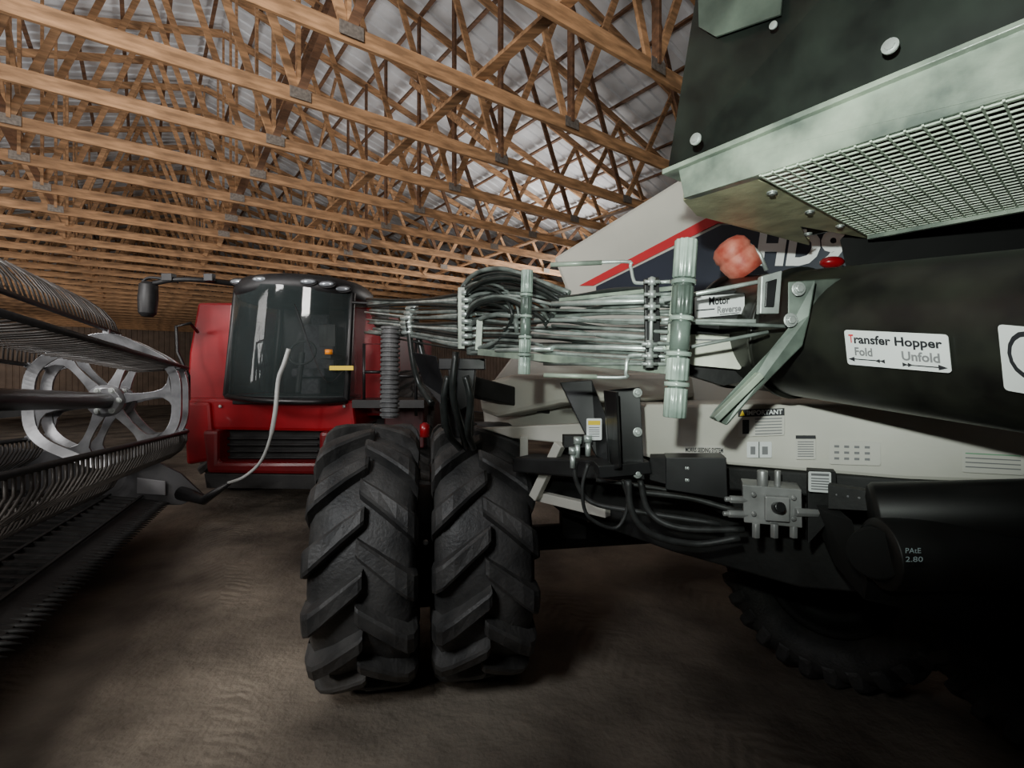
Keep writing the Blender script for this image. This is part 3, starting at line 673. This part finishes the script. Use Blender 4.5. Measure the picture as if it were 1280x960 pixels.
# ------------------------------------------------------------------ header
HA=V((-4.74,6.0,0)); ha=V((.385,-.923,0)); hr=V((.923,.385,0))
def H(t,u,z): return HA+ha*t+hr*u+V((0,0,z))
def AZ(t): return 1.70+.05*t
head=empty('combine_header',H(2.5,0,0),label='black draper header with tined pickup reel and aluminium reel spider',cat='harvester header')
HL=5.2; R=.80
b=B(BLACK); b.cyl(H(-.1,0,AZ(-.1)),H(HL,0,AZ(HL)),.085,n=24); b.done('reel_tube',head)
for t0 in(.05,.45):
    b=B(REELM); c=H(t0,0,AZ(t0)); X=hr; Z=V((0,0,1)); th=ha*.02; N_=96
    def rad(a): return .74+.02*math.cos(6*(a-math.radians(30)))
    vs=[];fs=[]
    for i in range(N_):
        a=2*math.pi*i/N_; dv=X*math.cos(a)+Z*math.sin(a)
        for r_,o_ in((rad(a)-.10,-1),(rad(a),-2.2),(rad(a),2.2),(rad(a)-.10,1)): vs.append(c+dv*r_+th*o_)
    for i in range(N_):
        for j in range(4): fs.append((i*4+j,i*4+(j+1)%4,((i+1)%N_)*4+(j+1)%4,((i+1)%N_)*4+j))
    b.vf(vs,fs)
    for k in range(6):
        a=math.radians(60*k+8); prof=[(.17,.36),(.26,.17),(.36,.10),(.46,.08),(.54,.10),(.60,.18),(.66,.32)]
        l_=[c+(X*math.cos(a+w_)+Z*math.sin(a+w_))*r_-th for r_,w_ in prof]; r__=[c+(X*math.cos(a-w_)+Z*math.sin(a-w_))*r_-th for r_,w_ in prof]
        for j in range(len(prof)-1): b.prism([l_[j],l_[j+1],r__[j+1],r__[j]],th*2)
        b.beam(c+(X*math.cos(a)+Z*math.sin(a))*.2-th*1.5,c+(X*math.cos(a)+Z*math.sin(a))*.66-th*1.5,.03,.02,ha)
        a2=math.radians(30+60*k); b.beam(c+(X*math.cos(a2)+Z*math.sin(a2))*.70,c+(X*math.cos(a2)+Z*math.sin(a2))*.80,.06,.04,ha)
    b.lathe(c-ha*.06,c+ha*.06,[(0,.14),(.2,.18),(.8,.18),(1,.14)],32)
    b.m(GALV)
    for k in range(6): a=math.radians(60*k); b.bolt(c+(X*math.cos(a)+Z*math.sin(a))*.13+ha*.06,ha,.02)
    b.done('reel_spider',head,bevel=.004)
TINE=M('tine_plastic',(.050,.044,.040),.4,0,.3,10)
def row(bat,base,dr,ln,step=.085,r0=.012,curve=.03):
    b=B(TINE); t=.05; rq=random.Random(2)
    while t<HL:
        p=base(t); j=rq.uniform(-.08,.08); d2=(dr+ha*j).normalized()
        b.tube([p,p+d2*ln*.35+hr*curve*.7,p+d2*ln*.7+hr*curve*.4,p+d2*ln-hr*curve],[r0,r0*.9,r0*.75,r0*.5],5); t+=step
    b.done('reel_tines',bat,kind='stuff')
for k in range(6):
    a=math.radians(30+60*k); u=R*math.cos(a); dz=R*math.sin(a)
    b=B(PLAST); b.cyl(H(0,u,AZ(0)+dz),H(HL,u,AZ(HL)+dz),.022,n=12); bat=b.done('reel_bat',head)
    base=lambda t,u=u,dz=dz: H(t,u,AZ(t)+dz)
    if k==0: row(bat,base,(hr*-.95+V((0,0,-.12))+ha*.1),.46,.10,.010,.05)
    elif k==1: row(bat,base,(hr*-.45+V((0,0,.75))+ha*.0),.46,.085,.010,.06)
    elif k==2: row(bat,base,(hr*-.2+V((0,0,.9))+ha*.0),.46,.085,.010,.06)
    else: row(bat,base,(-hr*.35+V((0,0,-1))),.34,.085,.012,.06)
b=B(BLACKD)
b.prism([H(0,-1.25,.62),H(0,.2,.42),H(0,.4,.40),H(0,.4,.45),H(0,.2,.50),H(0,-1.2,.75)],ha*HL)
b.prism([H(0,-1.25,.62),H(0,-1.15,.62),H(0,-1.2,1.5),H(0,-1.3,1.5)],ha*HL)
b.beam(H(0,-1.3,1.55),H(HL,-1.3,1.55),.2,.2); b.beam(H(0,-1.1,.5),H(HL,-1.1,.5),.2,.2)
t=.1
while t<HL: b.beam(H(t,.18,.515),H(t,-1.15,.755),.03,.03); t+=.16
for u_,z_ in((.22,.53),(-.1,.575),(-.4,.63)): b.beam(H(0,u_,z_),H(HL,u_,z_),.03,.02)
b.done('header_frame',head)
b=B(BLACKD); t=.05
while t<HL:
    b.tube([H(t,.33,.45),H(t,.44,.44),H(t,.52,.42)],[.02,.016,.004],6); t+=.076
b.done('knife_guards',head,kind='stuff')
b=B(M('end_panel_grey',(.09,.09,.095),.5,.2,.2,4))
b.prism([H(-.12,-1.2,.5),H(-.12,.6,.35),H(-.12,.85,.45),H(-.12,.6,.75),H(-.12,.3,.95),H(-.12,-1.2,1.2)],-ha*.06)
b.m(GREY).prism([H(-.05,.15,.55),H(-.05,.45,.5),H(-.05,.45,.68),H(-.05,.15,.75)],-ha*.02)
b.done('end_panel',head,bevel=.01)
b=B(BLACK); b.tube([H(-.14,.6,.5),P(255,625,6.2),P(286,604,6.1)],[.09,.06,.03],12); b.done('crop_divider',head)
b=B(HAZ); b.tube(smooth(PP((284,604,6.1),(305,596,6.05),(325,578,6.0),(337,550,5.95),(344,515,5.9),(348,475,5.9),(355,455,5.9),(361,436,5.9))),[.018]*20+[.026]*23,10); b.done('divider_rod',head,label='pale curved crop divider rod')
b=B(BLACKD)
for t in(.6,4.2):
    b.beam(H(t,-1.0,0.0),H(t,-1.0,.62),.1,.1,V((0,1,0))); b.beam(H(t,.0,.0),H(t,.0,.45),.1,.1,V((0,1,0))); b.beam(H(t,-1.1,.05),H(t,.1,.05),.1,.1)
b.beam(H(.6,-.5,.05),H(4.2,-.5,.05),.1,.1)
b.done('support_stand',head)
for sgn in(.1,HL-.1):
    b=B(BLACKD); b.beam(H(sgn,-1.3,1.55),H(sgn,0,AZ(sgn)+.0),.08,.1); b.done('reel_arm',head)
# ------------------------------------------------------------------ lights
def area(loc,tgt,size,power,col=(1,1,1),spread=110):  # added fill areas with no visible source brighten roof, combine and tires
    d=bpy.data.lights.new('fill_area','AREA'); d.size=size; d.energy=power; d.color=col; d.spread=math.radians(spread)
    o=bpy.data.objects.new('fill_area',d); COL.objects.link(o); o.location=loc; o.rotation_euler=(V(tgt)-V(loc)).to_track_quat('-Z','Y').to_euler()
def spot(loc,tgt,ang,power,col,blend=.5,r=.03):
    d=bpy.data.lights.new('flash_and_floor_spot','SPOT'); d.spot_size=math.radians(ang); d.energy=power; d.color=col; d.spot_blend=blend; d.shadow_soft_size=r
    o=bpy.data.objects.new('flash_and_floor_spot',d); COL.objects.link(o); o.location=loc; o.rotation_euler=(V(tgt)-V(loc)).to_track_quat('-Z','Y').to_euler()
WC=(1,.96,.92)
area(BW(-1.5,-.5,3.4),BW(.5,6,8),1.5,280,WC,120)
area(BW(-8,8,3),BW(0,12,8.5),3,240,WC,130)
area(BW(-9,20,3),BW(2,24,8),5,260,WC,140)
area(BW(11,10,4.2),BW(3,12,8.5),3,290,WC,110)
area(BW(-5.5,5.1,5.3),BW(-3,8,9),1.2,70,(.93,.96,1),160)
area(BW(-6,12,5.5),BW(-3,14,9),2,100,(.93,.96,1),160)
area(BW(-9,33,2.5),BW(-4,41,3.5),3,160,(1,.9,.8),150)
area((-5.5,2.0,4.2),(-3.2,7.5,2.3),1.2,50,(1,.97,.95),80)
area((-1.8,-.4,3.6),(-.7,3.3,.9),.8,14,(.95,.98,1),70)
spot((-.15,-.1,2.3),P(920,270,1.5),72,225,(.90,1,.91),1.)
spot((-3.4,-.8,2.6),(-2.9,3.2,0),60,620,(1,.955,.89),1.,.2)  # unseen floor spot brightening the dirt at left, not a flashlight
w=bpy.data.worlds.new('dim'); bpy.context.scene.world=w; w.use_nodes=True; w.node_tree.nodes['Background'].inputs[0].default_value=(.5,.5,.55,1); w.node_tree.nodes['Background'].inputs[1].default_value=.022
cd=bpy.data.cameras.new('camera'); cam=bpy.data.objects.new('camera',cd); COL.objects.link(cam)
cam.location=(0,0,CAMZ); cam.rotation_euler=(math.pi/2,0,0); cd.sensor_width=36; cd.lens=F/1280*36; cd.shift_y=-10/1280; cd.clip_start=.02
bpy.context.scene.camera=cam
